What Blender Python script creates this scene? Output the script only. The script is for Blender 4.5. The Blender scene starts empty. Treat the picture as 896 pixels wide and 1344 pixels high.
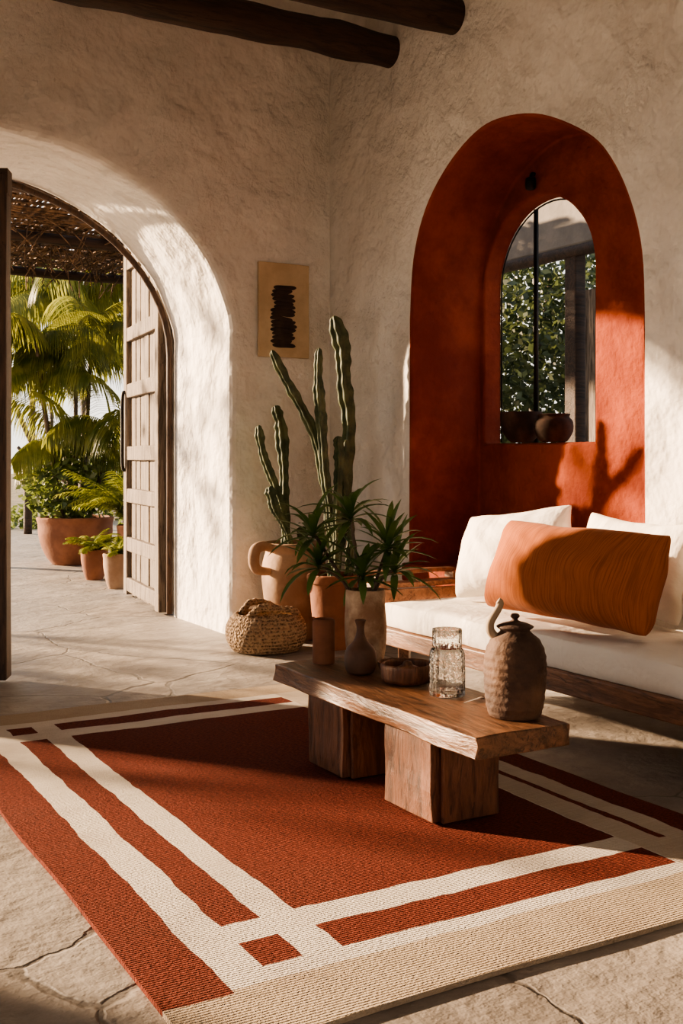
import bpy,bmesh,math,random
from mathutils import Vector,Matrix,noise
random.seed(7)
scene=bpy.context.scene
C=scene.collection
V=Vector
R=random.uniform

# ------------------------------------------------------------------ helpers
def wo(p):
    v=V((0,0,0))
    while p: v=v+p.location; p=p.parent
    return v
def meta(o,label=None,cat=None,group=None,kind=None):
    if label:o["label"]=label
    if cat:o["category"]=cat
    if group:o["group"]=group
    if kind:o["kind"]=kind
    return o
def empty(name,loc,label=None,cat=None,group=None,kind=None):
    o=bpy.data.objects.new(name,None); o.location=loc; o.empty_display_size=.05
    C.objects.link(o); return meta(o,label,cat,group,kind)
def obj(name,bm,mats,parent=None,origin=None,smooth=True,label=None,cat=None,group=None,kind=None,bevel=0,bseg=2,sub=0,sharp=None,bmat=-1):
    bmesh.ops.recalc_face_normals(bm,faces=bm.faces)
    org=wo(parent) if parent else V(origin or (0,0,0))
    bmesh.ops.translate(bm,verts=bm.verts,vec=-org)
    me=bpy.data.meshes.new(name); bm.to_mesh(me); bm.free()
    if not isinstance(mats,(list,tuple)): mats=[mats]
    for m in mats: me.materials.append(m)
    for p in me.polygons:p.use_smooth=smooth
    if smooth and sharp: me.set_sharp_from_angle(angle=math.radians(sharp))
    o=bpy.data.objects.new(name,me); C.objects.link(o)
    if parent:o.parent=parent
    else:o.location=org
    if bevel:
        m=o.modifiers.new('b','BEVEL');m.width=bevel;m.segments=bseg;m.limit_method='ANGLE';m.angle_limit=math.radians(40);m.material=bmat
    if sub:
        m=o.modifiers.new('s','SUBSURF');m.levels=sub;m.render_levels=sub
    return meta(o,label,cat,group,kind)
def nb(): return bmesh.new()
def box(bm,x0,x1,y0,y1,z0,z1,cuts=0,amp=0,fr=6,M=None,mi=0):
    old=set(bm.verts)
    r=bmesh.ops.create_cube(bm,size=1)
    vs=r['verts']
    for v in vs: v.co=V(((x0+x1)/2+v.co.x*(x1-x0),(y0+y1)/2+v.co.y*(y1-y0),(z0+z1)/2+v.co.z*(z1-z0)))
    if cuts:
        es=list({e for v in vs for e in v.link_edges})
        bmesh.ops.subdivide_edges(bm,edges=es,cuts=cuts,use_grid_fill=True)
        vs=[v for v in bm.verts if v not in old]
    if amp:
        for v in vs: v.co+=noise.noise_vector(v.co*fr+V((x0*7,y1*3,z1)))*amp
    if M is not None:
        for v in vs: v.co=M@v.co
    if mi:
        for f in {f for v in vs for f in v.link_faces}: f.material_index=mi
    return vs
def lathe(bm,prof,c,segs=48,wob=0,close=True,rib=0,ribn=0,sx=1,sy=1):
    rings=[]
    for i,(r,z) in enumerate(prof):
        ring=[]
        for k in range(segs):
            a=2*math.pi*k/segs
            rr=max(r,.0004)*(1+rib*math.cos(a*ribn))
            p=V((rr*math.cos(a)*sx,rr*math.sin(a)*sy,z))
            if wob: p+=V((p.x,p.y,0))*noise.noise(V((math.cos(a),math.sin(a),z*4))*1.3+V(c))*wob
            ring.append(bm.verts.new(p+V(c)))
        rings.append(ring)
    for i in range(len(rings)-1):
        for k in range(segs):
            bm.faces.new((rings[i][k],rings[i][(k+1)%segs],rings[i+1][(k+1)%segs],rings[i+1][k]))
    if close:
        bm.faces.new(rings[0][::-1]); bm.faces.new(rings[-1])
def smoothprof(pts,n=6):
    out=[]
    P=[pts[0]]+list(pts)+[pts[-1]]
    for i in range(1,len(P)-2):
        for k in range(n):
            t=k/n
            f=lambda a,b,c,d:.5*((2*b)+(-a+c)*t+(2*a-5*b+4*c-d)*t*t+(-a+3*b-3*c+d)*t**3)
            out.append(tuple(f(P[i-1][j],P[i][j],P[i+1][j],P[i+2][j]) for j in range(len(pts[0]))))
    out.append(tuple(pts[-1])); return out
def tube(bm,path,rad,segs=10,ribs=0,ribamp=0,n=6,wavy=0,wf=60,cap=True,nz=0):
    pts=[V(p) for p in smoothprof(path,n)]
    N=len(pts)
    up=V((.3,.9,.2)).normalized()
    rings=[]
    for i,p in enumerate(pts):
        t=(pts[min(i+1,N-1)]-pts[max(i-1,0)]).normalized()
        s=t.cross(up).normalized(); u=s.cross(t).normalized(); up=u
        f=i/(N-1)
        r=rad(f) if callable(rad) else rad
        ring=[]
        for k in range(segs):
            a=2*math.pi*k/segs
            rr=r*(1+ribamp*math.cos(a*ribs)+wavy*math.sin(f*wf+math.cos(a)*2))
            q=p+s*math.cos(a)*rr+u*math.sin(a)*rr
            if nz: q+=(q-p)*noise.noise(q*4)*nz
            ring.append(bm.verts.new(q))
        rings.append(ring)
    for i in range(N-1):
        for k in range(segs):
            bm.faces.new((rings[i][k],rings[i][(k+1)%segs],rings[i+1][(k+1)%segs],rings[i+1][k]))
    if cap: bm.faces.new(rings[0][::-1]); bm.faces.new(rings[-1])
def strip(bm,pts,w,fold=.3,up=V((0,0,1))):
    n=len(pts);prev=None
    for i,p in enumerate(pts):
        t=(pts[min(i+1,n-1)]-pts[max(i-1,0)])
        if t.length<1e-6:t=V((0,0,1))
        t.normalize()
        s=t.cross(up)
        if s.length<.05: s=t.cross(V((1,.2,0)))
        s.normalize(); u=s.cross(t)
        ww=w(i/(n-1))
        c=[bm.verts.new(p-s*ww+u*ww*fold),bm.verts.new(p),bm.verts.new(p+s*ww+u*ww*fold)]
        if prev:
            bm.faces.new((prev[0],prev[1],c[1],c[0]));bm.faces.new((prev[1],prev[2],c[2],c[1]))
        prev=c
def arcpts(base,az,el,L,droop,n=7):
    pts=[V(base)];e=el
    for i in range(n):
        d=V((math.cos(az)*math.cos(e),math.sin(az)*math.cos(e),math.sin(e)))
        pts.append(pts[-1]+d*(L/n)); e-=droop/n
    return pts
def frond(bm,base,az,el,L,droop,nl=26,ll=.35,w=.018,hang=.5):
    pts=arcpts(base,az,el,L,droop,12)
    strip(bm,pts,lambda f:.012*(1-f)+.003,.4)
    for k in range(nl):
        f=.15+.85*k/(nl-1); x=f*12; i=min(int(x),11); q=x-i
        p=pts[i].lerp(pts[i+1],q); t=(pts[i+1]-pts[i]).normalized()
        s=t.cross(V((0,0,1)))
        if s.length<.1: s=V((math.sin(az),-math.cos(az),0))
        s.normalize()
        le=ll*(math.sin(math.pi*(.12+.83*f))**.6)*R(.85,1.1)
        for sg in(-1,1):
            d=(s*sg*1.0+t*.75+V((0,0,R(-.1,.15)))).normalized()
            q0=p.copy();a=[q0]
            for m in range(4):
                d=(d+V((0,0,-hang*.35))).normalized()
                q0=q0+d*le/4;a.append(q0)
            strip(bm,a,lambda g,w=w:w*(1-g)**.7*min(1,.4+g*3)+.0008,.35)
def leaves(bm,c,rad,n,size,shell=.4):
    for _ in range(n):
        while 1:
            p=V((R(-1,1),R(-1,1),R(-1,1)))
            if shell<p.length<1:break
        p=V(c)+V((p.x*rad[0],p.y*rad[1],p.z*rad[2]))
        d=V((R(-1,1),R(-1,1),R(-1,.6))).normalized();s=d.cross(V((R(-1,1),R(-1,1),R(-1,1)))).normalized()
        L=size*R(.6,1.3);W=L*.3
        a=bm.verts.new(p);b=bm.verts.new(p+d*L*.5+s*W);c2=bm.verts.new(p+d*L);e=bm.verts.new(p+d*L*.5-s*W)
        bm.faces.new((a,b,c2,e))
def prism(pts,axis,a0,a1):
    bm=nb()
    def mk(p,a): return V((a,p[0],p[1])) if axis=='x' else V((p[0],a,p[1]))
    A=[bm.verts.new(mk(p,a0)) for p in pts];B=[bm.verts.new(mk(p,a1)) for p in pts]
    n=len(pts)
    bm.faces.new(A);bm.faces.new(B[::-1])
    for i in range(n): bm.faces.new((A[i],B[i],B[(i+1)%n],A[(i+1)%n]))
    bmesh.ops.recalc_face_normals(bm,faces=bm.faces)
    return bm
def tmpobj(bm):
    me=bpy.data.meshes.new('t');bm.to_mesh(me);bm.free();o=bpy.data.objects.new('t',me);C.objects.link(o);return o
def cut(base,cutters):
    o=tmpobj(base)
    cs=[]
    for c in cutters:
        k=tmpobj(c);cs.append(k)
        m=o.modifiers.new('c','BOOLEAN');m.operation='DIFFERENCE';m.solver='EXACT';m.object=k
    bpy.context.view_layer.update()
    ev=o.evaluated_get(bpy.context.evaluated_depsgraph_get())
    me=bpy.data.meshes.new_from_object(ev)
    bm=nb();bm.from_mesh(me)
    for k in cs+[o]: bpy.data.objects.remove(k)
    return bm
def arch(xm,hw,zs,rh,z0=-.2,n=40,wob=.008,seed=0):
    pts=[(xm-hw,z0)]
    for i in range(n+1):
        a=math.pi-math.pi*i/n
        w=1+noise.noise(V((i*.25,seed,0)))*wob*2
        pts.append((xm+hw*math.cos(a)*w,zs+rh*math.sin(a)*w))
    pts.append((xm+hw,z0));return pts

# ------------------------------------------------------------------ materials
def newmat(name):
    m=bpy.data.materials.new(name);m.use_nodes=True
    nt=m.node_tree;b=nt.nodes['Principled BSDF'];return m,nt,b
def L(nt,a,b): nt.links.new(a,b)
def math_(nt,op,a,b=None,c=None):
    n=nt.nodes.new('ShaderNodeMath');n.operation=op
    for i,x in enumerate((a,b,c)):
        if x is None:continue
        if isinstance(x,(int,float)):n.inputs[i].default_value=x
        else:nt.links.new(x,n.inputs[i])
    return n.outputs[0]
def mix(nt,f,a,b,mode='MIX'):
    n=nt.nodes.new('ShaderNodeMix');n.data_type='RGBA';n.blend_type=mode
    for s,x in((n.inputs[0],f),(n.inputs[6],a),(n.inputs[7],b)):
        if isinstance(x,(int,float)):s.default_value=x
        elif isinstance(x,tuple):s.default_value=(*x,1)
        else:nt.links.new(x,s)
    return n.outputs[2]
def coords(nt,stretch=(1,1,1),loc=(0,0,0),src='Object'):
    tc=nt.nodes.new('ShaderNodeTexCoord');mp=nt.nodes.new('ShaderNodeMapping')
    mp.inputs['Scale'].default_value=stretch;mp.inputs['Location'].default_value=loc
    L(nt,tc.outputs[src],mp.inputs[0]);return mp.outputs[0]
def noi(nt,co,scale,detail=5,rough=.55,dist=0):
    n=nt.nodes.new('ShaderNodeTexNoise');n.inputs['Scale'].default_value=scale;n.inputs['Detail'].default_value=detail
    n.inputs['Roughness'].default_value=rough;n.inputs['Distortion'].default_value=dist
    L(nt,co,n.inputs['Vector']);return n.outputs['Fac']
def sstep(nt,x,a,b):
    n=nt.nodes.new('ShaderNodeMapRange');n.interpolation_type='SMOOTHSTEP'
    n.inputs[1].default_value=a;n.inputs[2].default_value=b;L(nt,x,n.inputs[0]);return n.outputs[0]
def bump(nt,b,h,s,d=.01,prev=None):
    n=nt.nodes.new('ShaderNodeBump');n.inputs['Strength'].default_value=s;n.inputs['Distance'].default_value=d
    L(nt,h,n.inputs['Height'])
    if prev:L(nt,prev,n.inputs['Normal'])
    L(nt,n.outputs[0],b.inputs['Normal']);return n.outputs[0]
def M(name,c1,c2,scale=6,rough=.8,bs=40,bstr=.3,bd=.003,stretch=(1,1,1),dist=0,lo=.35,hi=.65,metal=0,trans=0,sheen=0,spec=.5):
    m,nt,b=newmat(name);co=coords(nt,stretch)
    f=sstep(nt,noi(nt,co,scale,6,.6,dist),lo,hi)
    L(nt,mix(nt,f,c1,c2),b.inputs['Base Color'])
    b.inputs['Roughness'].default_value=rough;b.inputs['Metallic'].default_value=metal
    b.inputs['Transmission Weight'].default_value=trans;b.inputs['Sheen Weight'].default_value=sheen
    b.inputs['Specular IOR Level'].default_value=spec
    if bstr:bump(nt,b,noi(nt,co,bs,5),bstr,bd)
    return m
def plaster(name,c1,c2,big=.9):
    m,nt,b=newmat(name);co=coords(nt)
    f=sstep(nt,noi(nt,co,1.6,8,.65),.3,.7)
    g=noi(nt,co,9,6,.6)
    c=mix(nt,f,c1,c2);c=mix(nt,math_(nt,'MULTIPLY',sstep(nt,g,.5,.75),.3),c,tuple(x*.82 for x in c1))
    L(nt,c,b.inputs['Base Color']);b.inputs['Roughness'].default_value=.92;b.inputs['Specular IOR Level'].default_value=.2
    p=bump(nt,b,noi(nt,co,2.6,4,.5,0),min(1,1.1*big),.13)
    patch=sstep(nt,noi(nt,coords(nt,(1,1,1),(3,7,1)),1.3,3),.34,.64)
    h=math_(nt,'MULTIPLY',noi(nt,co,9,6,.62,0),patch)
    p=bump(nt,b,h,.95*big,.050,p)
    bump(nt,b,noi(nt,co,45,6,.65),.5,.008,p)
    return m
def wood(name,c1,c2,stretch,scale=7,rough=.6,bstr=.5):
    m,nt,b=newmat(name);co=coords(nt,stretch)
    n1=noi(nt,co,scale,8,.65,1.2);n2=noi(nt,co,scale*6,4,.6)
    f=sstep(nt,math_(nt,'ADD',math_(nt,'MULTIPLY',n1,.75),math_(nt,'MULTIPLY',n2,.25)),.35,.62)
    ck=sstep(nt,noi(nt,co,scale*1.7,3,.5,2.0),.60,.66)
    c=mix(nt,f,c1,c2);c=mix(nt,math_(nt,'MULTIPLY',ck,.65),c,tuple(x*.4 for x in c1))
    L(nt,c,b.inputs['Base Color']);b.inputs['Roughness'].default_value=rough
    p=bump(nt,b,n1,bstr,.008);bump(nt,b,n2,bstr*.7,.003,p);return m
def leafmat(name,c1,c2,tr=.35,rough=.4):
    m,nt,b=newmat(name);co=coords(nt);f=sstep(nt,noi(nt,co,7,3),.35,.65)
    c=mix(nt,f,c1,c2);L(nt,c,b.inputs['Base Color']);b.inputs['Roughness'].default_value=rough
    t=nt.nodes.new('ShaderNodeBsdfTranslucent');L(nt,mix(nt,.5,c,tuple(min(1,x*1.8) for x in c2)),t.inputs[0])
    s=nt.nodes.new('ShaderNodeMixShader');s.inputs[0].default_value=tr
    L(nt,b.outputs[0],s.inputs[1]);L(nt,t.outputs[0],s.inputs[2]);L(nt,s.outputs[0],nt.nodes['Material Output'].inputs[0]);return m

m_plaster=plaster('cream_plaster',(.67,.635,.59),(.82,.79,.75))
m_red=plaster('red_plaster',(.155,.028,.015),(.31,.072,.032),.4)
m_beam=wood('dark_beam',(.014,.008,.005),(.055,.028,.016),(.25,3,3),7,.7,.9)
m_door=wood('weathered_wood',(.060,.045,.035),(.25,.20,.155),(5.5,5.5,.35),6,.8,.9)
m_doordark=wood('dark_door_wood',(.03,.016,.010),(.08,.04,.022),(3,3,.4))
m_slab=wood('table_top_wood',(.058,.026,.013),(.215,.102,.052),(3.6,.5,3),6,.40,.9)
m_leg=wood('table_leg_wood',(.060,.021,.010),(.19,.078,.039),(3,3,.6),6,.5,.9)
m_frame=wood('daybed_wood',(.10,.042,.022),(.27,.125,.062),(3,.5,3),6,.5)
m_iron=M('black_iron',(.012,.011,.010),(.03,.025,.02),rough=.5,metal=.6)
m_clay=M('pale_terracotta',(.26,.155,.095),(.42,.28,.185),4,.88,35,.45,.006)
m_clay2=M('red_terracotta',(.16,.062,.032),(.26,.108,.056),4,.88,35,.45,.006)
m_clayd=M('dark_clay',(.06,.028,.017),(.13,.062,.036),5,.65,30,.35)
m_jug=M('brown_stoneware',(.045,.022,.014),(.135,.070,.040),5,.8,24,.9,.010)
m_cream=M('cream_ceramic',(.27,.20,.135),(.40,.31,.22),5,.7)
m_vase=M('rough_stone_vase',(.26,.145,.085),(.58,.43,.30),7,.85,20,1,.015)
m_bowl=M('dark_bowl',(.022,.013,.009),(.075,.04,.027),7,.85,30,.4,spec=.2)
m_soil=M('soil',(.02,.012,.008),(.06,.04,.025),40,.95,60,1,.01)
m_cactus=M('cactus_skin',(.026,.043,.018),(.095,.115,.048),12,.65,60,.8)
m_leafd=leafmat('dark_leaf',(.032,.078,.020),(.11,.185,.05),.35)
m_palm=leafmat('palm_leaf',(.050,.085,.018),(.22,.225,.05),.55)
m_fern=leafmat('fern_leaf',(.09,.14,.022),(.27,.28,.055),.5)
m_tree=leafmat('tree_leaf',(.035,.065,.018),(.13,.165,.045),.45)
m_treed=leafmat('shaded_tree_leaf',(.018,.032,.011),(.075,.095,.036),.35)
m_bark=wood('bark',(.05,.033,.022),(.13,.09,.06),(3,3,.6))
m_paper=M('parchment',(.48,.36,.235),(.60,.47,.32),5,.9,30,.3)
m_ink=M('dark_ink',(.02,.012,.01),(.05,.03,.02),9,.8)
m_steel=M('steel',(.6,.58,.55),(.7,.68,.65),rough=.25,metal=1,bstr=0)
m_reed=M('dry_reed',(.05,.028,.015),(.22,.13,.07),3,.9,30,.4,.004,(6,1,6))
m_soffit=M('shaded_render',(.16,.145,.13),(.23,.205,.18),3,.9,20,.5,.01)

def glassmat():
    m,nt,b=newmat('clear_glass');b.inputs['Base Color'].default_value=(.95,.97,.96,1)
    b.inputs['Roughness'].default_value=.03;b.inputs['Transmission Weight'].default_value=1;b.inputs['IOR'].default_value=1.45
    bump(nt,b,noi(nt,coords(nt),45,2),.5,.008);return m
m_glass=glassmat()

def linen(name,c1,c2,stripe=0):
    m,nt,b=newmat(name);co=coords(nt)
    f=noi(nt,co,3,5)
    c=mix(nt,f,c1,c2)
    w=noi(nt,coords(nt,(260,260,260)),1,2)
    if stripe:
        uv=nt.nodes.new('ShaderNodeUVMap');uv.uv_map='UVMap'
        def un(sx,sy,d):
            mp=nt.nodes.new('ShaderNodeMapping');mp.inputs['Scale'].default_value=(sx,sy,1);L(nt,uv.outputs[0],mp.inputs[0])
            return noi(nt,mp.outputs[0],1.0,d,.55,0)
        s1=un(190,5,2);s2=un(45,2.5,2)
        st=math_(nt,'ADD',math_(nt,'MULTIPLY',s1,.7),math_(nt,'MULTIPLY',s2,.3))
        c=mix(nt,math_(nt,'MULTIPLY',sstep(nt,st,.40,.62),.5),c,tuple(x*.42 for x in c1))
    L(nt,c,b.inputs['Base Color']);b.inputs['Roughness'].default_value=.95;b.inputs['Sheen Weight'].default_value=.05
    b.inputs['Specular IOR Level'].default_value=.15
    p=bump(nt,b,noi(nt,coords(nt,(1,1,1),(5,2,9)),4.5,4,.55,.4),.4 if stripe else .55,.03 if stripe else .05)
    p=bump(nt,b,w,.35,.002,p)
    if stripe: bump(nt,b,s1,.35,.003,p)
    return m
m_linen=linen('white_linen',(.78,.73,.66),(.86,.82,.76))
m_orange=linen('rust_fabric',(.36,.110,.038),(.44,.145,.052),1)

def floormat(name,c1,c2,c3,sc=.95):
    m,nt,b=newmat(name);co=coords(nt)
    nv=nt.nodes.new('ShaderNodeTexNoise');nv.inputs['Scale'].default_value=1.2;nv.inputs['Detail'].default_value=5;nv.inputs['Roughness'].default_value=.5;L(nt,co,nv.inputs['Vector'])
    va=nt.nodes.new('ShaderNodeVectorMath');va.operation='MULTIPLY_ADD';va.inputs[1].default_value=(.6,.6,0)
    L(nt,nv.outputs['Color'],va.inputs[0]);L(nt,co,va.inputs[2])
    vo=nt.nodes.new('ShaderNodeTexVoronoi');vo.feature='DISTANCE_TO_EDGE';vo.inputs['Scale'].default_value=sc;L(nt,va.outputs[0],vo.inputs['Vector'])
    vc=nt.nodes.new('ShaderNodeTexVoronoi');vc.inputs['Scale'].default_value=sc;L(nt,va.outputs[0],vc.inputs['Vector'])
    sp=nt.nodes.new('ShaderNodeSeparateColor');L(nt,vc.outputs['Color'],sp.inputs[0])
    wd=math_(nt,'MULTIPLY',noi(nt,co,5,3),.02)
    crack=sstep(nt,math_(nt,'SUBTRACT',vo.outputs['Distance'],math_(nt,'SUBTRACT',wd,.008)),0,.007)
    c=mix(nt,sstep(nt,noi(nt,co,1.8,9,.7),.35,.65),c1,c2)
    c=mix(nt,math_(nt,'MULTIPLY',sp.outputs[0],.7),c,c3)
    c=mix(nt,math_(nt,'MULTIPLY',sstep(nt,noi(nt,co,8,7,.7),.46,.72),.45),c,tuple(x*.6 for x in c1))
    c=mix(nt,math_(nt,'MULTIPLY',math_(nt,'SUBTRACT',1,crack),.65),c,tuple(x*.4 for x in c1))
    L(nt,c,b.inputs['Base Color'])
    L(nt,math_(nt,'MULTIPLY_ADD',noi(nt,co,6,5),.5,.30),b.inputs['Roughness'])
    p=bump(nt,b,crack,.5,.008);p=bump(nt,b,noi(nt,co,2.5,6,.6),.7,.05,p);bump(nt,b,noi(nt,co,24,6,.6),.35,.008,p)
    return m
m_floor=floormat('flagstone',(.215,.187,.163),(.36,.317,.275),(.265,.245,.225))
m_ground=M('garden_ground',(.10,.09,.05),(.22,.18,.11),2,.95,10,.6,.05)

def rugmat(rects):
    m,nt,b=newmat('striped_rug');tc=nt.nodes.new('ShaderNodeTexCoord')
    nv=nt.nodes.new('ShaderNodeTexNoise');nv.inputs['Scale'].default_value=6;nv.inputs['Detail'].default_value=7;L(nt,tc.outputs['Object'],nv.inputs['Vector'])
    va=nt.nodes.new('ShaderNodeVectorMath');va.operation='MULTIPLY_ADD';va.inputs[1].default_value=(.030,.030,0)
    L(nt,nv.outputs['Color'],va.inputs[0]);L(nt,tc.outputs['Object'],va.inputs[2])
    s=nt.nodes.new('ShaderNodeSeparateXYZ');L(nt,va.outputs[0],s.inputs[0])
    def band(o,a,bb):
        c=(a+bb)/2+.015;h=(bb-a)/2
        d=math_(nt,'ABSOLUTE',math_(nt,'SUBTRACT',o,c))
        return math_(nt,'LESS_THAN',d,h)
    tot=None
    for x0,x1,y0,y1 in rects:
        q=math_(nt,'MULTIPLY',band(s.outputs[0],x0,x1),band(s.outputs[1],y0,y1))
        tot=q if tot is None else math_(nt,'MAXIMUM',tot,q)
    co=tc.outputs['Object']
    mid=band(s.outputs[1],2.075,4.575)
    w1=noi(nt,coords(nt,(9,160,1)),1,3)
    cream=mix(nt,w1,(.50,.45,.39),(.74,.69,.62));tan=mix(nt,w1,(.33,.26,.19),(.51,.42,.32))
    tanR=math_(nt,'GREATER_THAN',s.outputs[0],2.27)
    cream=mix(nt,math_(nt,'MULTIPLY',tanR,.6),cream,tan)
    base=mix(nt,mid,tan,cream)
    rn=noi(nt,coords(nt,(70,190,1)),1,4,.75)
    red=mix(nt,sstep(nt,rn,.33,.67),(.060,.015,.011),(.205,.050,.032))
    c=mix(nt,tot,base,red)
    c=mix(nt,math_(nt,'MULTIPLY',sstep(nt,noi(nt,co,3,6,.6),.45,.75),.25),c,(.11,.045,.032),'MIX')
    L(nt,c,b.inputs['Base Color']);b.inputs['Roughness'].default_value=.98;b.inputs['Specular IOR Level'].default_value=.1
    wa=nt.nodes.new('ShaderNodeTexWave');wa.bands_direction='Y';wa.inputs['Scale'].default_value=34;wa.inputs['Distortion'].default_value=.9;wa.inputs['Detail'].default_value=3
    wa.inputs['Detail Scale'].default_value=2
    L(nt,co,wa.inputs['Vector'])
    p=bump(nt,b,wa.outputs['Fac'],.6,.005);p=bump(nt,b,noi(nt,co,150,4),.8,.007,p)
    return m

def weavemat():
    m,nt,b=newmat('woven_straw');co=coords(nt)
    wa=nt.nodes.new('ShaderNodeTexWave');wa.bands_direction='Z';wa.inputs['Scale'].default_value=16;wa.inputs['Distortion'].default_value=1;L(nt,co,wa.inputs['Vector'])
    vo=nt.nodes.new('ShaderNodeTexVoronoi');vo.inputs['Scale'].default_value=75;L(nt,co,vo.inputs['Vector'])
    h=math_(nt,'ADD',math_(nt,'MULTIPLY',wa.outputs['Fac'],.4),vo.outputs['Distance'])
    L(nt,mix(nt,sstep(nt,h,.15,.8),(.10,.058,.033),(.35,.24,.145)),b.inputs['Base Color']);b.inputs['Roughness'].default_value=.9
    bump(nt,b,h,1,.014);return m
m_weave=weavemat()

# ------------------------------------------------------------------ room shell
WY0,WY1=6.24,7.25
EX0=3.47
CE=4.3
bm=nb();box(bm,-3.9,3.8,WY0,WY1,-.1,CE+.1)
wn=cut(bm,[prism(arch(1.30,1.476,1.8,1.12,seed=3,wob=.012),'y',WY0-.3,WY1+.3),
           prism(arch(-1.78,1.32,1.7,1.0,seed=8),'y',WY0-.3,WY1+.3)])
obj('wall_north',wn,m_plaster,smooth=False,kind='structure',bevel=.06,bseg=4)

prof=[(5.286,1.18),(5.286,1.88),(5.25,2.22),(5.13,2.48),(4.92,2.67),(4.67,2.785),(4.446,2.80),(4.152,2.735),(3.84,2.57),(3.685,2.42),(3.567,2.21),(3.50,1.98),(3.485,1.7),(3.485,1.18)]
prof=[(5.29,.49),(5.286,1.18)]+smoothprof(prof[1:-1],5)+[(3.485,1.18),(3.48,.49)]
BX=3.95;OX=4.08
bm=nb();box(bm,EX0,OX,-3,WY1-.02,-.1,CE+.1)
we=cut(bm,[prism(prof,'x',3.2,BX),prism(arch(4.772,.468,2.08,.455,z0=1.18,seed=2,wob=.004),'x',3.8,4.5)])
for f in we.faces:
    c=f.calc_center_median()
    if 3.475<c.x<OX-.005 and 3.4<c.y<5.4 and .4<c.z<2.9: f.material_index=1
obj('wall_east',we,[m_plaster,m_red],smooth=False,kind='structure',bevel=.015,bseg=3,bmat=1)
bm=nb();box(bm,3.41,3.475,3.47,5.30,.40,.50,cuts=4,amp=.004);obj('trim_1',bm,m_red,kind='structure',smooth=True,bevel=.015,sharp=40)
bm=nb();box(bm,-3.9,-3.5,-3,WY0,0,CE)
wwb=cut(bm,[prism([(.3,.4),(.3,2.6),(3.8,2.6),(3.8,.4)],'x',-4.2,-3.2)])  # unseen opening added to let in fill light from the west
obj('wall_west',wwb,m_plaster,smooth=False,kind='structure')
bm=nb();box(bm,-3.5,EX0,-3,-2.7,0,CE)
ws=cut(bm,[prism([(-1.7,.6),(-1.7,2.6),(1.7,2.6),(1.7,.6)],'y',-3.3,-2.4)])  # unseen opening added behind the camera for sky fill
obj('wall_south',ws,m_plaster,smooth=False,kind='structure')
bm=nb();box(bm,-3.9,OX,-3,WY1,CE,CE+.15);obj('ceiling',bm,m_plaster,smooth=False,kind='structure')
bm=nb();box(bm,-8,12,-7,19,-.2,0);obj('floor',bm,m_floor,smooth=False,kind='structure')
bm=nb();box(bm,-60,70,-40,90,-.5,-.22);obj('garden_ground',bm,m_ground,smooth=False,label='dry garden earth beyond the terrace',cat='ground',kind='structure')

# ceiling beams
for Y,z,x1 in((5.51,3.485,3.55),(4.86,3.46,3.55)):
    bm=nb();tube(bm,[(-3.6,Y,z),(-1,Y+.01,z+.01),(1.5,Y-.01,z-.005),(x1,Y,z)],lambda f:.098,24,n=20,wavy=.02,wf=20,nz=.22)
    obj('ceiling_beam',bm,m_beam,origin=(0,Y,z),label='round dark-stained log beam under the ceiling',cat='beam',group='ceiling log beams')
bm=nb();tube(bm,[(3.52,5.74,3.60),(1.5,5.74,3.61),(-3.6,5.74,3.60)],lambda f:.085,24,n=24,wavy=.02,wf=20,nz=.22)
obj('ceiling_beam',bm,m_beam,origin=(0,5.74,3.60),label='thinner dark log beam tucked behind another beam',cat='beam',group='ceiling log beams')

# window in niche
w1=empty('window_1',(4.075,4.772,1.18),kind='structure')
bm=nb();path=[(4.076,y,z) for y,z in arch(4.772,.463,2.08,.448,z0=1.19,n=24,wob=0)]
tube(bm,path,.005,8,n=1);obj('window_frame',bm,m_iron,parent=w1)
bm=nb();box(bm,4.073,4.088,4.912,4.937,1.182,2.51);obj('mullion',bm,m_iron,parent=w1)

# doors
def leaf_door(name,hinge,direc,width,toph,mat,label,rails):
    root=empty(name,hinge,label=label,cat='door',kind='structure')
    d=V(direc).normalized();nrm=V((d.y,-d.x,0))
    Mx=Matrix(((d.x,nrm.x,0,hinge[0]),(d.y,nrm.y,0,hinge[1]),(0,0,1,0),(0,0,0,1)))
    npl=8;bm=nb();pw=width/npl
    for i in range(npl):
        off=R(-.006,.006)
        vs=box(bm,i*pw+.006,(i+1)*pw-.006,-.02+off,.02+off,.02,1,cuts=0)
        for v in vs:
            if v.co.z>.5: v.co.z=toph(v.co.x)
            v.co=Mx@v.co
    obj('door_planks',bm,mat,parent=root,smooth=False,bevel=.007,bseg=2)
    for z in rails:
        xs0=0.02
        while toph(xs0)<z+.12: xs0+=.02
        if xs0>width-.2: continue
        bm=nb();box(bm,xs0,width-.02,-.055,.055,z-.055,z+.055,cuts=3,amp=.006,M=Mx);obj('door_rail',bm,mat,parent=root,smooth=False,bevel=.008)
    for x in (width-.06,.06):
        bm=nb();box(bm,x-.055,x+.055,-.06,.06,.02,toph(x)-.01,cuts=4,amp=.005,M=Mx);obj('door_stile',bm,mat,parent=root,smooth=False,bevel=.008)
    bm=nb()
    n=14
    for i in range(n):
        xa=width*i/n;xb=width*(i+1)/n
        vs=box(bm,xa,xb,-.052,.052,0,1)
        for v in vs:
            zt=toph(v.co.x);v.co.z=zt-.11 if v.co.z<.5 else zt+.01
            v.co=Mx@v.co
    obj('arched_top_rail',bm,mat,parent=root,smooth=False)
    return root,Mx
def th(s): 
    q=max(0,min(1,(1.3-s)/1.3)); return 1.86+1.12*math.sqrt(1-q*q)
door1,Mx=leaf_door('door_1',(2.76,7.30,0),(.15,1.2,0),1.20,th,m_door,'weathered grey-brown wooden arched door leaf standing open',[2.62,2.06,1.62,1.13,.8,.42,.10])
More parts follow.
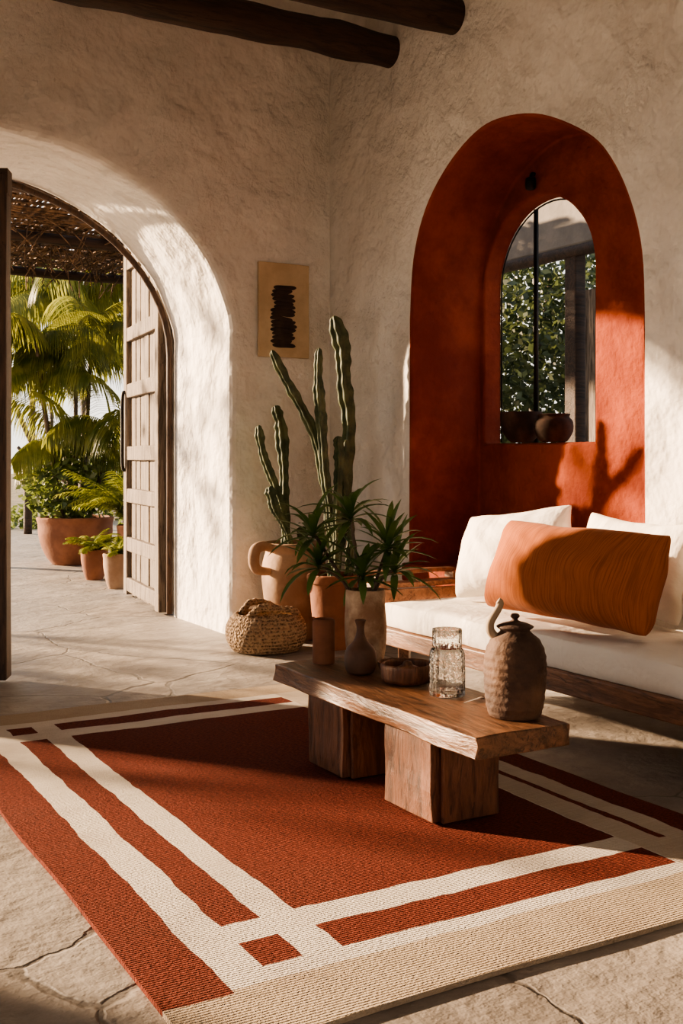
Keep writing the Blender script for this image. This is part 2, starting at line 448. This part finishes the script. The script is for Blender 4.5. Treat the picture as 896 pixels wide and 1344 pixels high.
bm=nb();tube(bm,[Mx@V((1.13,-.055,1.0)),Mx@V((1.13,-.080,1.03)),Mx@V((1.13,-.082,1.3)),Mx@V((1.13,-.080,1.58)),Mx@V((1.13,-.055,1.61))],.014,8)
obj('door_handle',bm,m_iron,parent=door1,label='long black iron pull handle')
def th2(s): return 1.80+.69*math.sqrt(max(0,1-((1.5-min(s,1.5))/1.5)**2))
door2,Mx2=leaf_door('door_2',(-.12,6.14,0),(1.40,-.64,0),1.53,th2,m_doordark,'dark stained wooden door leaf standing ajar',[.1,.8,1.5,2.2])
bm=nb();tube(bm,[(x,7.21,z) for x,z in arch(1.30,1.447,1.8,1.09,z0=.02,n=30,wob=0)],.022,8,n=1)
obj('trim_2',bm,m_doordark,kind='structure')

# ------------------------------------------------------------------ terrace
root=empty('reed_pergola',(3.2,9.4,0),label='rustic pergola with dark log beams and woven reed roof',cat='pergola')
bm=nb()
x=1.95
while x<4.6:
    zz=3.22+R(-.015,.015)
    tube(bm,[(x+R(-.03,.03),7.32,zz),(x+R(-.03,.03),9.8,zz+R(-.02,.02)),(x+R(-.04,.04),12.2+R(-.25,.15),zz-R(0,.08))],R(.008,.014),4,n=2)
    x+=R(.015,.024)
y=7.5
while y<12.2:
    tube(bm,[(1.9,y+R(-.1,.1),3.20),(3.2,y+R(-.1,.1),3.19+R(-.03,.02)),(4.7,y+R(-.1,.1),3.20)],R(.008,.016),4,n=2)
    y+=R(.05,.11)
for k in range(220):
    x=R(2.0,4.6);y=R(9.6,12.3);a=R(0,6.28);l=R(.2,.6)
    tube(bm,[(x,y,3.2),(x+l*.5*math.cos(a),y+l*.5*math.sin(a),3.15),(x+l*math.cos(a),y+l*math.sin(a),3.15-R(0,.28))],.006,4,n=2)
obj('reed_roof',bm,m_reed,parent=root,smooth=False,kind='stuff')
for Y in(8.3,10.1,12.0):
    bm=nb();tube(bm,[(1.9,Y,3.11),(3.5,Y+.03,3.09),(4.7,Y,3.11)],.05,12);obj('roof_beam',bm,m_beam,parent=root)
for X,Y in((2.0,12.0),(4.6,12.0),(4.6,8.3)):
    bm=nb();tube(bm,[(X,Y,0),(X,Y,3.05)],.07,12);obj('post',bm,m_beam,parent=root)

def pot(name,c,prof,mat,soilz,soilr,**k):
    root=empty(name,c,**k)
    bm=nb();lathe(bm,smoothprof(prof,5),c,56,wob=.03,close=False)
    bmesh.ops.holes_fill(bm,edges=[e for e in bm.edges if e.is_boundary and all(abs(v.co.z-c[2]-prof[0][1])<1e-4 for v in e.verts)])
    obj('pot',bm,mat,parent=root)
    bm=nb();lathe(bm,[(soilr,soilz-.03),(soilr,soilz),(soilr*.5,soilz+.015),(0,soilz+.02)],c,32)
    obj('soil',bm,m_soil,parent=root)
    return root
def planterprof(r,h,t=.03): return [(r*.62,0),(r*.80,h*.2),(r*.98,h*.6),(r,h*.85),(r*1.03,h*.95),(r*1.03,h),(r-t,h),(r-t*1.3,h*.8),(r*.7,h*.5)]
PX,PY=3.28,11.3
p=pot('potted_palm',(PX,PY,0),planterprof(.38,.48),m_clay2,.43,.34,label='lush palm growing in a wide terracotta planter',cat='potted plant')
crowns=((0,0,1.65),(.08,.1,2.0),(-.1,.05,1.4),(-.14,-.05,1.85),(.10,-.06,1.0),(-.02,.04,.8))
bm=nb()
for dx,dy,h in crowns:
    tube(bm,[(PX+dx,PY+dy,.4),(PX+dx*2.2,PY+dy*2,.4+h*.5),(PX+dx*3.2,PY+dy*3,.4+h)],lambda f:.030-.012*f,8)
obj('stem',bm,m_bark,parent=p)
bm=nb()
for dx,dy,h in crowns:
    b=(PX+dx*3.2,PY+dy*3,.4+h)
    for j in range(8):
        frond(bm,b,R(0,6.28),R(.5,1.35),R(.75,1.1),R(1.4,2.4),34,.50,.0125,1.5)
obj('palm_fronds',bm,m_palm,parent=p)
bm=nb();leaves(bm,(PX-.05,PY-.05,.82),(.52,.42,.38),1100,.10);obj('ground_cover',bm,m_tree,parent=p)

def fernpot(c,r,h,mat,lab,nf=22,fl=.5,lo=.8):
    p=pot('potted_fern',c,planterprof(r,h,.015),mat,h*.88,r*.85,label=lab,cat='potted plant')
    bm=nb()
    for j in range(nf):
        frond(bm,(c[0]+R(-.03,.03),c[1]+R(-.03,.03),h*.85),R(0,6.28),R(lo,1.45),fl*R(.7,1.1),R(.9,1.9),20,fl*.26,.010,.5)
    obj('fern_fronds',bm,m_fern,parent=p)
fernpot((2.96,9.0,0),.11,.29,m_clay,'bright green fern in a small pale clay pot',18,.26,1.0)
fernpot((3.00,9.75,0),.12,.27,m_clay2,'fern in a small red terracotta pot',20,.32,1.0)
fernpot((3.50,10.15,0),.15,.45,m_clay2,'tall bushy yellow-green fern in a terracotta pot',36,.85,1.15)

def gardenpalm(x,y,h,nf,fl,lab):
    root=empty('palm_tree',(x,y,-.22),label=lab,cat='palm tree')
    bm=nb();tube(bm,[(x,y,-.22),(x+.1,y,h*.5),(x-.05,y,h)],lambda f:.07-.02*f,12,wavy=.06,wf=90);obj('trunk',bm,m_bark,parent=root)
    bm=nb()
    for j in range(nf): frond(bm,(x-.05,y,h),j*2.4,R(.1,1.3),fl*R(.8,1.1),R(1.2,2.1),44,.74,.018,1.8)
    obj('palm_fronds',bm,m_palm,parent=root)
gardenpalm(4.15,14.2,3.05,20,1.8,'palm tree with arching feathery fronds beside the terrace')
gardenpalm(6.8,17.4,3.6,14,1.9,'tall palm tree with drooping fronds behind the pergola')
gardenpalm(5.3,21.5,4.0,16,2.2,'palm tree against the bright sky')
for c,r,n,s in(((5.2,13.6,.7),(.7,.6,1.0),1500,.15),((5.9,18.6,.6),(1.3,.6,1.0),1100,.18),((4.1,17.3,.0),(.5,.4,.35),400,.12)):
    bm=nb();leaves(bm,c,r,n,s,.2);tube(bm,[(c[0],c[1],-.22),(c[0],c[1],c[2])],.03,6)
    obj('shrub',bm,m_tree,origin=(c[0],c[1],-.22),label='leafy green shrub at the edge of the terrace',cat='shrub')
bm=nb()
tube(bm,[(5.2,16.4,-.22),(4.75,16.4,.6),(4.2,16.4,1.15),(3.85,16.4,1.9)],lambda f:.065-.035*f,8)
tube(bm,[(4.85,16.4,.4),(4.4,16.4,.75),(3.9,16.4,1.25)],lambda f:.045-.02*f,8)
tube(bm,[(4.75,16.4,.6),(4.7,16.4,1.3),(4.4,16.4,2.1)],lambda f:.045-.02*f,8)
tube(bm,[(4.2,16.4,1.15),(4.4,16.4,1.6),(4.3,16.4,2.3)],lambda f:.035-.015*f,8)
obj('bare_tree',bm,m_bark,origin=(5.2,16.4,-.22),label='slender bare leaning tree trunk with a fork',cat='tree')
root=empty('wooden_railing',(3.95,16.0,0),label='rustic wooden post railing along the terrace edge',cat='railing')
for X in(3.95,5.4):
    bm=nb();tube(bm,[(X,16,0),(X,16,1.07)],.06,10);obj('post',bm,m_beam,parent=root)
bm=nb();tube(bm,[(3.95,16,.95),(5.4,16,.95)],.035,8);obj('rail',bm,m_beam,parent=root)
# unseen tree added in the sun's path to dapple the light
root=empty('dapple_tree',(-1.6,11.2,0),label='slender leafy tree added out of view to dapple the sunlight',cat='tree')
bm=nb();tube(bm,[(-1.6,11.2,0),(-1.7,11.3,1.2),(-1.5,11.2,2.6),(-1.2,11.3,3.6)],lambda f:.045-.02*f,8)
tube(bm,[(-1.7,11.3,1.2),(-2.2,11.4,2.1),(-2.9,11.2,2.9)],lambda f:.03-.015*f,8);tube(bm,[(-1.7,11.3,1.4),(-1.0,11.2,2.1),(-.3,11.4,2.7)],lambda f:.03-.015*f,8)
obj('trunk',bm,m_bark,parent=root)
bm=nb();leaves(bm,(-.8,11.3,3.0),(1.2,.8,.8),170,.14,.1);leaves(bm,(-3.4,11.2,2.4),(1.4,.8,1.1),480,.18,.1);obj('foliage',bm,m_tree,parent=root)

# courtyard seen through niche window
root=empty('courtyard_canopy',(5.6,6.5,0),label='plastered canopy on dark posts with grey shutter',cat='canopy')
bm=nb();box(bm,5.4,5.7,4.6,9.0,2.62,4.2);obj('fascia',bm,m_soffit,parent=root,smooth=False,bevel=.02)
bm=nb();tube(bm,[(5.42,4.6,2.58),(5.42,9,2.60)],.045,10);obj('beam',bm,m_beam,parent=root)
bm=nb();box(bm,5.4,5.5,6.08,6.2,0,2.62);obj('post',bm,m_beam,parent=root,smooth=False,bevel=.01)
bm=nb()
for i in range(5): box(bm,5.46,5.49,5.5+i*.11,5.5+i*.11+.104,0,2.3)
obj('shutter',bm,m_door,parent=root,smooth=False)
bm=nb();box(bm,5.4,5.5,5.4,5.48,0,2.62);obj('post',bm,m_beam,parent=root,smooth=False)
root=empty('courtyard_tree',(8.5,10.2,0),label='leafy green tree in the courtyard',cat='tree')
bm=nb();tube(bm,[(8.5,10.2,0),(8.4,10.2,1.5),(8.6,10.1,3.2)],lambda f:.08-.04*f,8);obj('trunk',bm,m_bark,parent=root)
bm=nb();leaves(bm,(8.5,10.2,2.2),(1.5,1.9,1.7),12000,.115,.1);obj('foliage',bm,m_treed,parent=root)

# ------------------------------------------------------------------ rug
rects=[(.70,.924,2.06,4.58),(1.026,1.126,2.137,2.265),(1.026,1.126,2.37,4.27),(1.026,1.126,4.38,4.5),
(1.218,2.25,2.37,4.27),(1.222,2.25,2.137,2.265),(1.218,2.25,4.38,4.50),(2.355,2.382,2.3,4.4),(2.46,2.62,2.2,4.58)]
m_rug=rugmat(rects)
bm=nb()
g=bmesh.ops.create_grid(bm,x_segments=60,y_segments=90,size=.5)
for v in bm.verts:
    x=.775+(v.co.x+.5)*1.79;y=1.87+(v.co.y+.5)*2.88
    e=noise.noise(V((x*2,y*2,0)))*.012
    v.co=V((x+e,y+noise.noise(V((x*1.7,4,0)))*.026,.013+.004*noise.noise(V((x*2.5,y*2.5,3)))))
ext=bmesh.ops.extrude_face_region(bm,geom=bm.faces[:])
for v in ext['geom']:
    if isinstance(v,bmesh.types.BMVert): v.co.z=.001
rug=obj('area_rug',bm,m_rug,smooth=True,sharp=40,label='flat-woven rust red rug with cream stripe border on stone floor',cat='rug')

# ------------------------------------------------------------------ coffee table
TZ=.34
root=empty('coffee_table',(2.0,3.04,.018),label='rustic low wooden coffee table with live-edge slab top and block legs',cat='coffee table')
bm=nb();vs=box(bm,1.80,2.22,2.42,3.67,TZ-.062,TZ,cuts=14)
for v in vs:
    x,y,z=v.co
    edge=min(x-1.80,2.22-x,y-2.42,3.67-y)
    f=(3.67-y)/1.25
    v.co.x=1.80+(x-1.80)*(1-.22*f)
    if edge<.001:
        k=noise.noise_vector(V((x*4,y*4.5,z*14)));k2=noise.noise_vector(V((x*14,y*14,z*25)))
        v.co.x+=k.x*.014+k2.x*.008;v.co.y+=k.y*.014+k2.y*.008
    v.co.z+=noise.noise(V((x*6,y*6,z)))*.002
obj('table_top',bm,m_slab,parent=root,smooth=True,sharp=45,bevel=.005)
for y0,y1 in((2.69,2.97),(3.22,3.48)):
    bm=nb();a=box(bm,1.85,2.10,y0+.02,y1,.018,TZ-.06,cuts=5,amp=.008,fr=7);b=box(bm,1.875,2.08,y0-.005,y0+.010,.018,TZ-.06,cuts=5,amp=.003,fr=7)
    for v in bm.verts:
        if v.co.z<.035: v.co.z=.018
    obj('table_leg',bm,m_leg,parent=root,smooth=False,bevel=.006)

def item(name,c,prof,mat,label,cat,wob=.02,segs=56,n=5,rib=0,ribn=0,smoothp=True,**k):
    bm=nb();lathe(bm,smoothprof(prof,n) if smoothp else prof,c,segs,wob=wob,rib=rib,ribn=ribn,**k)
    return obj(name,bm,mat,origin=c,label=label,cat=cat,sharp=50)
T=TZ+.0025
jc=(2.052,2.572,T)
jug=empty('clay_jug',jc,label='brown ribbed stoneware jug with lid and pale curved handle',cat='jug')
bm=nb();pr=[(.066,0),(.076,.004),(.085,.04),(.090,.10),(.091,.15),(.086,.19),(.072,.222),(.050,.241),(.044,.250),(.052,.257)]
pr=smoothprof(pr,12);pr=[(r*(1+.011*math.sin(z*260)) if .01<z<.23 else r,z) for r,z in pr];lathe(bm,pr,jc,64,wob=.03);obj('jug_body',bm,m_jug,parent=jug)
bm=nb();lathe(bm,smoothprof([(.052,.257),(.054,.262),(.037,.270),(.016,.276),(.008,.282),(.014,.29),(.010,.298),(0,.30)],4),jc,40);obj('jug_lid',bm,m_jug,parent=jug)
bm=nb();J=lambda x,z:(jc[0]+x*.869,jc[1]-x*.495,jc[2]+z)
tube(bm,[J(-.058,.230),J(-.072,.248),J(-.072,.272),J(-.060,.295),J(-.048,.315),J(-.044,.330),J(-.050,.336)],lambda f:.0135-.003*f,12);obj('jug_handle',bm,m_cream,parent=jug,label='cream curved horn-like handle')
gc=(2.04,2.90,T)
item('glass_carafe',gc,[(.052,0),(.056,.006),(.057,.07),(.055,.135),(.046,.15),(.046,.155),(.047,.205),(.044,.205),(.043,.157),(.051,.135),(.053,.07),(.050,.014),(0,.012)],m_glass,'clear ribbed glass carafe on the coffee table','carafe',0,64,3,.025,16)
item('shallow_bowl',(2.04,3.13,T),[(.064,0),(.084,.008),(.090,.03),(.091,.060),(.078,.062),(.07,.022),(.03,.014),(0,.014)],m_leg,'chunky dark turned wooden bowl','bowl')
item('wooden_stopper',(2.04,3.13,T+.0155),[(.03,0),(.05,.012),(.045,.030),(.02,.042),(.012,.054),(0,.058)],m_leg,'small turned wooden stopper inside the bowl','stopper')
item('wooden_dish',(2.12,3.32,T),[(.05,0),(.062,.004),(.068,.02),(.07,.03),(.066,.03),(.058,.01),(0,.01)],m_slab,'round wooden dish on the coffee table','dish')
item('bottle_vase',(1.98,3.34,T),[(.035,0),(.05,.01),(.057,.05),(.05,.085),(.028,.11),(.016,.135),(.014,.165),(.02,.185),(.015,.185),(.010,.165),(.012,.13)],m_clayd,'small reddish brown bottle vase','vase')
item('terracotta_cup',(1.97,3.59,T),[(.038,0),(.041,.004),(.041,.08),(.042,.15),(.038,.153),(.035,.15),(.035,.02),(0,.018)],m_clay2,'tall straight terracotta cup','cup',.01)
bm=nb();strip(bm,[V((2.08+.014*i,2.78-.014*i,T+.004+.002*math.sin(i))) for i in range(6)],lambda f:.004+.008*max(0,1-abs(f-.12)*7),.3)
bmesh.ops.solidify(bm,geom=bm.faces[:],thickness=.002);obj('spoon',bm,m_steel,origin=(2.12,2.74,T),label='small metal spoon on the coffee table',cat='spoon')
bm=nb();strip(bm,[V((2.01+.020*i,2.765+.008*i,T+.004)) for i in range(6)],lambda f:.004,.1)
bmesh.ops.solidify(bm,geom=bm.faces[:],thickness=.002);obj('butter_knife',bm,m_steel,origin=(2.06,2.78,T),label='small metal knife on the coffee table',cat='knife')
# vase with plant
vc=(2.11,3.52,T)
vase=empty('potted_dracaena',vc,label='spiky dark green plant in a rough pale stone vase',cat='potted plant')
bm=nb();lathe(bm,smoothprof([(.050,0),(.064,.008),(.074,.06),(.078,.14),(.074,.21),(.072,.262),(.066,.265),(.062,.24),(.06,.1),(0,.09)],5),vc,56,wob=.10);obj('vase_body',bm,m_vase,parent=vase)
bm=nb();st=[]
for dx,dy,h in((-.20,.11,.26),(.09,-.04,.20),(-.06,.03,.34),(-.04,-.04,.08),(.13,-.03,.09),(-.19,.08,.12)):
    a=(vc[0],vc[1],T+.09);b=(vc[0]+dx*.3,vc[1]+dy*.3,T+.27);c=(vc[0]+dx*.85,vc[1]+dy*.85,T+.27+h*.8);st.append(c)
    tube(bm,[a,b,c],.006,7)
obj('stem',bm,m_bark,parent=vase)
bm=nb()
for c in st:
    for j in range(21):
        az=j*2.4+R(-.2,.2);el=1.35-1.6*(j/21)+R(-.1,.1)
        Lg=R(.14,.23)
        strip(bm,arcpts((c[0],c[1],c[2]-.03*j/24),az,el,Lg,R(.4,1.3),6),lambda f:.0135*math.sin(math.pi*min(1,.12+f*.88))**.7+.0006 if f<.99 else .0006,.35)
obj('leaves',bm,m_leafd,parent=vase)

# ------------------------------------------------------------------ corner group
pc=(3.07,5.97,0)
pp=pot('potted_cactus',pc,[(.12,0),(.135,.02),(.165,.14),(.19,.30),(.195,.42),(.18,.50),(.172,.53),(.192,.56),(.195,.58),(.172,.58),(.165,.5),(.15,.4)],m_clay,.53,.165,label='tall pale clay pot with an ear handle holding slim cacti',cat='potted plant')
bm=nb();tube(bm,[(2.91,5.92,.55),(2.84,5.90,.575),(2.78,5.89,.56),(2.765,5.89,.50),(2.79,5.90,.44),(2.88,5.92,.42)],lambda f:.022+.012*math.sin(f*math.pi),14);obj('pot_handle',bm,m_clay,parent=pp)
def cac(parent,pts,r,Y):
    bm=nb()
    tube(bm,[(x,Y+dy,z) for x,z,dy in pts],lambda f:r*(.85+.15*math.sin(min(1,f*1.6)*math.pi*.5)+.34*noise.noise(V((f*12,r*90,Y))))*(1 if f<.9 else max(.12,math.sqrt(max(0,1-((f-.9)/.1)**2)))),30,ribs=5,ribamp=.24,n=16,wavy=.09,wf=R(80,110),nz=.35)
    obj('cactus_stem',bm,m_cactus,parent=parent)
cac(pp,[(2.985,.50,0),(2.985,.72,0),(2.925,.92,0),(2.85,1.12,.02),(2.825,1.29,.03)],.023,5.92)
cac(pp,[(3.02,.50,0),(3.00,.80,0),(2.995,1.05,0),(2.975,1.28,0),(2.935,1.41,0)],.028,5.95)
cac(pp,[(3.03,.50,-.08),(2.97,.68,-.1),(2.90,.80,-.1),(2.865,.93,-.1)],.024,5.98)
cac(pp,[(3.10,.50,0),(3.10,.60,0),(3.08,.68,0)],.028,5.9)
pc2=(3.12,5.57,0)
p2=pot('potted_cactus',pc2,[(.085,0),(.10,.01),(.125,.2),(.14,.36),(.15,.38),(.15,.42),(.13,.42),(.12,.35),(.1,.3)],m_clay2,.385,.12,label='red terracotta pot with very tall columnar cacti',cat='potted plant')
cac(p2,[(3.15,.36,0),(3.175,.6,0),(3.215,.92,0),(3.245,1.28,0),(3.21,1.54,0),(3.195,1.74,0),(3.14,1.92,0)],.034,5.6)
cac(p2,[(3.10,.36,0),(3.10,.65,0),(3.07,.95,.02),(3.01,1.20,.02),(2.92,1.38,.02),(2.82,1.54,.02),(2.73,1.70,.02)],.024,5.56)
cac(p2,[(3.12,.36,0),(3.09,.7,0),(3.04,1.0,0),(3.015,1.30,0),(2.995,1.52,0),(3.0,1.72,0)],.025,5.52)
cac(p2,[(3.08,.36,0),(3.09,.6,0),(3.10,.9,0),(3.11,1.1,0),(3.10,1.22,0)],.024,5.48)
cac(p2,[(3.17,.36,0),(3.20,.6,0),(3.16,.85,0),(3.15,1.05,0),(3.165,1.2,0)],.024,5.50)

# basket
bc=(2.75,5.69,0)
bk=empty('woven_basket',bc,label='round woven straw basket with soft folded handles on the floor',cat='basket')
bm=nb();lathe(bm,smoothprof([(.16,0),(.195,.012),(.230,.07),(.232,.13),(.212,.18),(.18,.215),(.165,.212),(.15,.18),(.10,.16),(0,.155)],5),bc,64,wob=.08);obj('basket_body',bm,m_weave,parent=bk)
bm=nb()
tube(bm,[(2.60,5.60,.205),(2.66,5.57,.262),(2.76,5.55,.248),(2.86,5.56,.232),(2.90,5.60,.20)],.022,10,wavy=.12,wf=70)
tube(bm,[(2.64,5.80,.20),(2.70,5.80,.262),(2.80,5.80,.252),(2.88,5.77,.205)],.02,10,wavy=.12,wf=70);obj('basket_handle',bm,m_weave,parent=bk)

# wall art
ar=empty('wall_art',(3.125,6.22,2.02),label='unframed tan parchment with dark ragged brush strokes on wall',cat='wall art')
bm=nb();box(bm,2.95,3.30,6.205,6.232,1.725,2.315,cuts=6,amp=.003);obj('parchment',bm,m_paper,parent=ar,smooth=False,bevel=.004)
bm=nb()
for i in range(16):
    z=1.80+i*.0240
    a=3.035+R(-.012,.018);b=3.195+R(-.026,.018)
    tube(bm,[(a,6.203,z),(a+.05,6.203,z+R(-.002,.006)),(b-.05,6.203,z-R(-.002,.006)),(b,6.203,z+R(-.008,.008))],lambda f:.0155-.012*abs(2*f-1)**4,8,n=4)
for v in bm.verts: v.co.y=6.2035+(v.co.y-6.203)*.15
obj('brush_strokes',bm,m_ink,parent=ar)
bm=nb();tube(bm,[(3.955,4.78,2.66),(3.93,4.78,2.66),(3.92,4.78,2.63)],.010,8);lathe(bm,smoothprof([(.012,0),(.028,.01),(.028,.06),(.012,.07)],3),(3.92,4.78,2.57),16)
obj('wall_lamp',bm,m_iron,origin=(3.94,4.78,2.57),label='small black iron wall fixture above the niche window',cat='wall lamp')
item('dark_bowl',(3.955,4.90,1.182),[(.045,0),(.065,.006),(.107,.06),(.117,.12),(.117,.165),(.110,.170),(.10,.155),(.088,.08),(0,.03)],m_bowl,'wide dark clay bowl on the window ledge','bowl')
item('dark_pot',(3.965,4.64,1.182),[(.048,0),(.075,.006),(.105,.06),(.103,.11),(.085,.135),(.09,.150),(.078,.150),(.073,.125),(.085,.06),(0,.03)],m_bowl,'rounded dark clay pot on the window ledge','pot')

# ------------------------------------------------------------------ daybed
SZ=.415
db=empty('daybed',(3.13,3.4,0),label='low wooden daybed frame with flat arm at the end',cat='daybed')
bm=nb();box(bm,2.795,2.85,2.1,4.56,.205,.285,cuts=6,amp=.006);box(bm,3.34,3.39,2.1,4.56,.218,.285);box(bm,2.85,3.34,2.1,2.16,.218,.285);box(bm,2.85,3.34,4.50,4.56,.218,.285);box(bm,2.85,3.34,2.16,4.5,.25,.275)
obj('bed_frame',bm,m_frame,parent=db,smooth=False,bevel=.006)
for x,y in((2.85,2.3),(2.85,4.4),(3.35,2.3),(3.35,4.4)):
    bm=nb();lathe(bm,[(.026,0),(.04,.225)],(x,y,0),4);obj('leg',bm,m_frame,parent=db,smooth=False,bevel=.005)
bm=nb();box(bm,2.81,3.39,4.60,4.70,.455,.48,cuts=3,amp=.003);box(bm,2.84,2.88,4.565,4.61,.22,.455);box(bm,3.33,3.37,4.565,4.61,.22,.455);box(bm,2.84,3.38,4.585,4.61,.39,.45);box(bm,2.83,3.39,4.74,4.80,.505,.525,cuts=3,amp=.002);box(bm,2.86,2.89,4.68,4.76,.475,.508);box(bm,3.33,3.36,4.68,4.76,.475,.508)
obj('arm',bm,m_frame,parent=db,smooth=False,bevel=.005)
bm=nb();vs=box(bm,2.815,3.39,2.08,4.54,.288,SZ,cuts=26)
cx,cz=3.1025,(.288+SZ)/2;hx,hz=.2875,(SZ-.288)/2;cy,hy=3.31,1.23
for v in vs:
    p=v.co;u=(p.x-cx)/hx;q=(p.z-cz)/hz;t=(p.y-cy)/hy
    rx=1-.045*abs(q)**3;ry=1-.018*abs(q)**3;rz=1-.20*max(abs(u)**10,abs(t)**40)
    k=noise.noise(V((p.x*4,p.y*3,p.z*4)));k2=noise.noise(V((p.x*9+p.y*5,p.y*9,p.z*2)));k3=noise.noise(V((p.x*3,p.y*16,1)))
    x=cx+u*hx*rx;y=cy+t*hy*ry;z=cz+q*hz*(rz if q>0 else 1)
    if q>.99: z+=k*.009+k2*.007+k3*.003*max(0,-u)
    if u<-.99: x+=k*.010+k2*.008+k3*.006
    v.co=V((x,y,z))
obj('mattress',bm,m_linen,origin=(3.1,3.3,.288),label='long off-white linen mattress on the daybed',cat='mattress',bevel=.012,bseg=3,sharp=80)

def pillow(name,c,w,h,t,yaw,lean,roll,mat,label,seed=0,group=None,pinch=.12):
    bm=nb();n=40;gr={};uvd={}
    W=V((math.sin(yaw),-math.cos(yaw),0));Nn=V((-math.cos(yaw),-math.sin(yaw),0))
    H=V((0,0,1))*math.cos(lean)-Nn*math.sin(lean);Nn=Nn*math.cos(lean)+V((0,0,1))*math.sin(lean)
    W2=W*math.cos(roll)+H*math.sin(roll);H2=H*math.cos(roll)-W*math.sin(roll)
    for s in(1,-1):
        for i in range(n+1):
            for j in range(n+1):
                u=-1+2*i/n;v=-1+2*j/n
                rim=i in(0,n) or j in(0,n)
                if s==-1 and rim: gr[(s,i,j)]=gr[(1,i,j)];continue
                # rounded corners
                cr_=1-.055*(abs(u)*abs(v))**5
                x=u*w/2*(1-.05*(1-v*v))*cr_;y=v*h/2*(1-pinch*(1-u*u))*cr_
                e=(max(0,(1-u*u))*max(0,(1-v*v)))
                th_=t/2*e**.50*(1.10-.16*v)
                ed=min(1-abs(u),1-abs(v))
                pk=(math.sin(u*19+seed+2*noise.noise(V((u*3,seed,0))))*math.exp(-(1-abs(v))*3.0)+math.sin(v*11+seed)*math.exp(-(1-abs(u))*5.0))*.04*min(1,ed*7)
                nn=noise.noise(V((u*1.3+seed,v*1.3,s)))*.15+noise.noise(V((u*3.0+v*1.5+seed,v*2.0,s*3)))*.12
                th_*=1+nn+pk
                cr=noise.noise(V((u*2+seed,v*2,9)))*.014
                p=V(c)+W2*(x+cr)+H2*(y+cr)+Nn*(s*th_)
                vt=bm.verts.new(p);gr[(s,i,j)]=vt;uvd[vt]=(u*w/2+.5,v*h/2+.5)
        for i in range(n):
            for j in range(n):
                f=[gr[(s,i,j)],gr[(s,i+1,j)],gr[(s,i+1,j+1)],gr[(s,i,j+1)]]
                bm.faces.new(f if s==1 else f[::-1])
    ul=bm.loops.layers.uv.new('UVMap')
    for f in bm.faces:
        for l in f.loops: l[ul].uv=uvd[l.vert]
    return obj(name,bm,mat,origin=c,label=label,cat='cushion',group=group,sub=1)
G='white cushions along the daybed'
pillow('throw_pillow',(3.225,4.06,.658),.66,.44,.27,.12,.38,.14,m_linen,'square white linen cushion leaning against the wall',1,G,.13)
pillow('throw_pillow',(3.31,3.38,.650),.62,.42,.18,.0,.16,-.05,m_linen,'white linen cushion behind the rust lumbar cushion',4,G,.13)
pillow('throw_pillow',(3.22,2.68,.650),.64,.42,.26,-.05,.25,0,m_linen,'plump white linen cushion at the daybed end',7,G,.12)
pillow('lumbar_pillow',(2.985,3.38,.638),.92,.41,.31,.08,.34,-.02,m_orange,'long rust orange woven lumbar cushion on the daybed',11,None,.09)

# ------------------------------------------------------------------ light
w=bpy.data.worlds.new('World');scene.world=w;w.use_nodes=True;nt=w.node_tree
bg=nt.nodes['Background'];tc=nt.nodes.new('ShaderNodeTexCoord');sx=nt.nodes.new('ShaderNodeSeparateXYZ')
L(nt,tc.outputs['Generated'],sx.inputs[0])
cc=mix(nt,sstep(nt,sx.outputs[2],0,.5),(1.0,.92,.82),(.43,.48,.56));L(nt,cc,bg.inputs[0]);bg.inputs[1].default_value=2.2
sd=bpy.data.lights.new('sun','SUN');sd.energy=25;sd.color=(1,.71,.45);sd.angle=math.radians(1.2)
so=bpy.data.objects.new('sun',sd);C.objects.link(so)
so.rotation_mode='QUATERNION';so.rotation_quaternion=V((.60,-.80,-.27)).to_track_quat('-Z','Y');so.location=(-6,15,6)
try: scene.view_settings.look='AgX - Medium High Contrast'
except Exception as e: print('look',e)

cam=bpy.data.cameras.new('camera');co=bpy.data.objects.new('camera',cam);C.objects.link(co)
co.location=(0,0,1.1);co.rotation_euler=(math.radians(90),0,math.radians(-29.68))
cam.lens=36*1453/1344;cam.sensor_width=36;cam.shift_y=-72/1344;cam.clip_start=.05;cam.clip_end=300
scene.camera=co
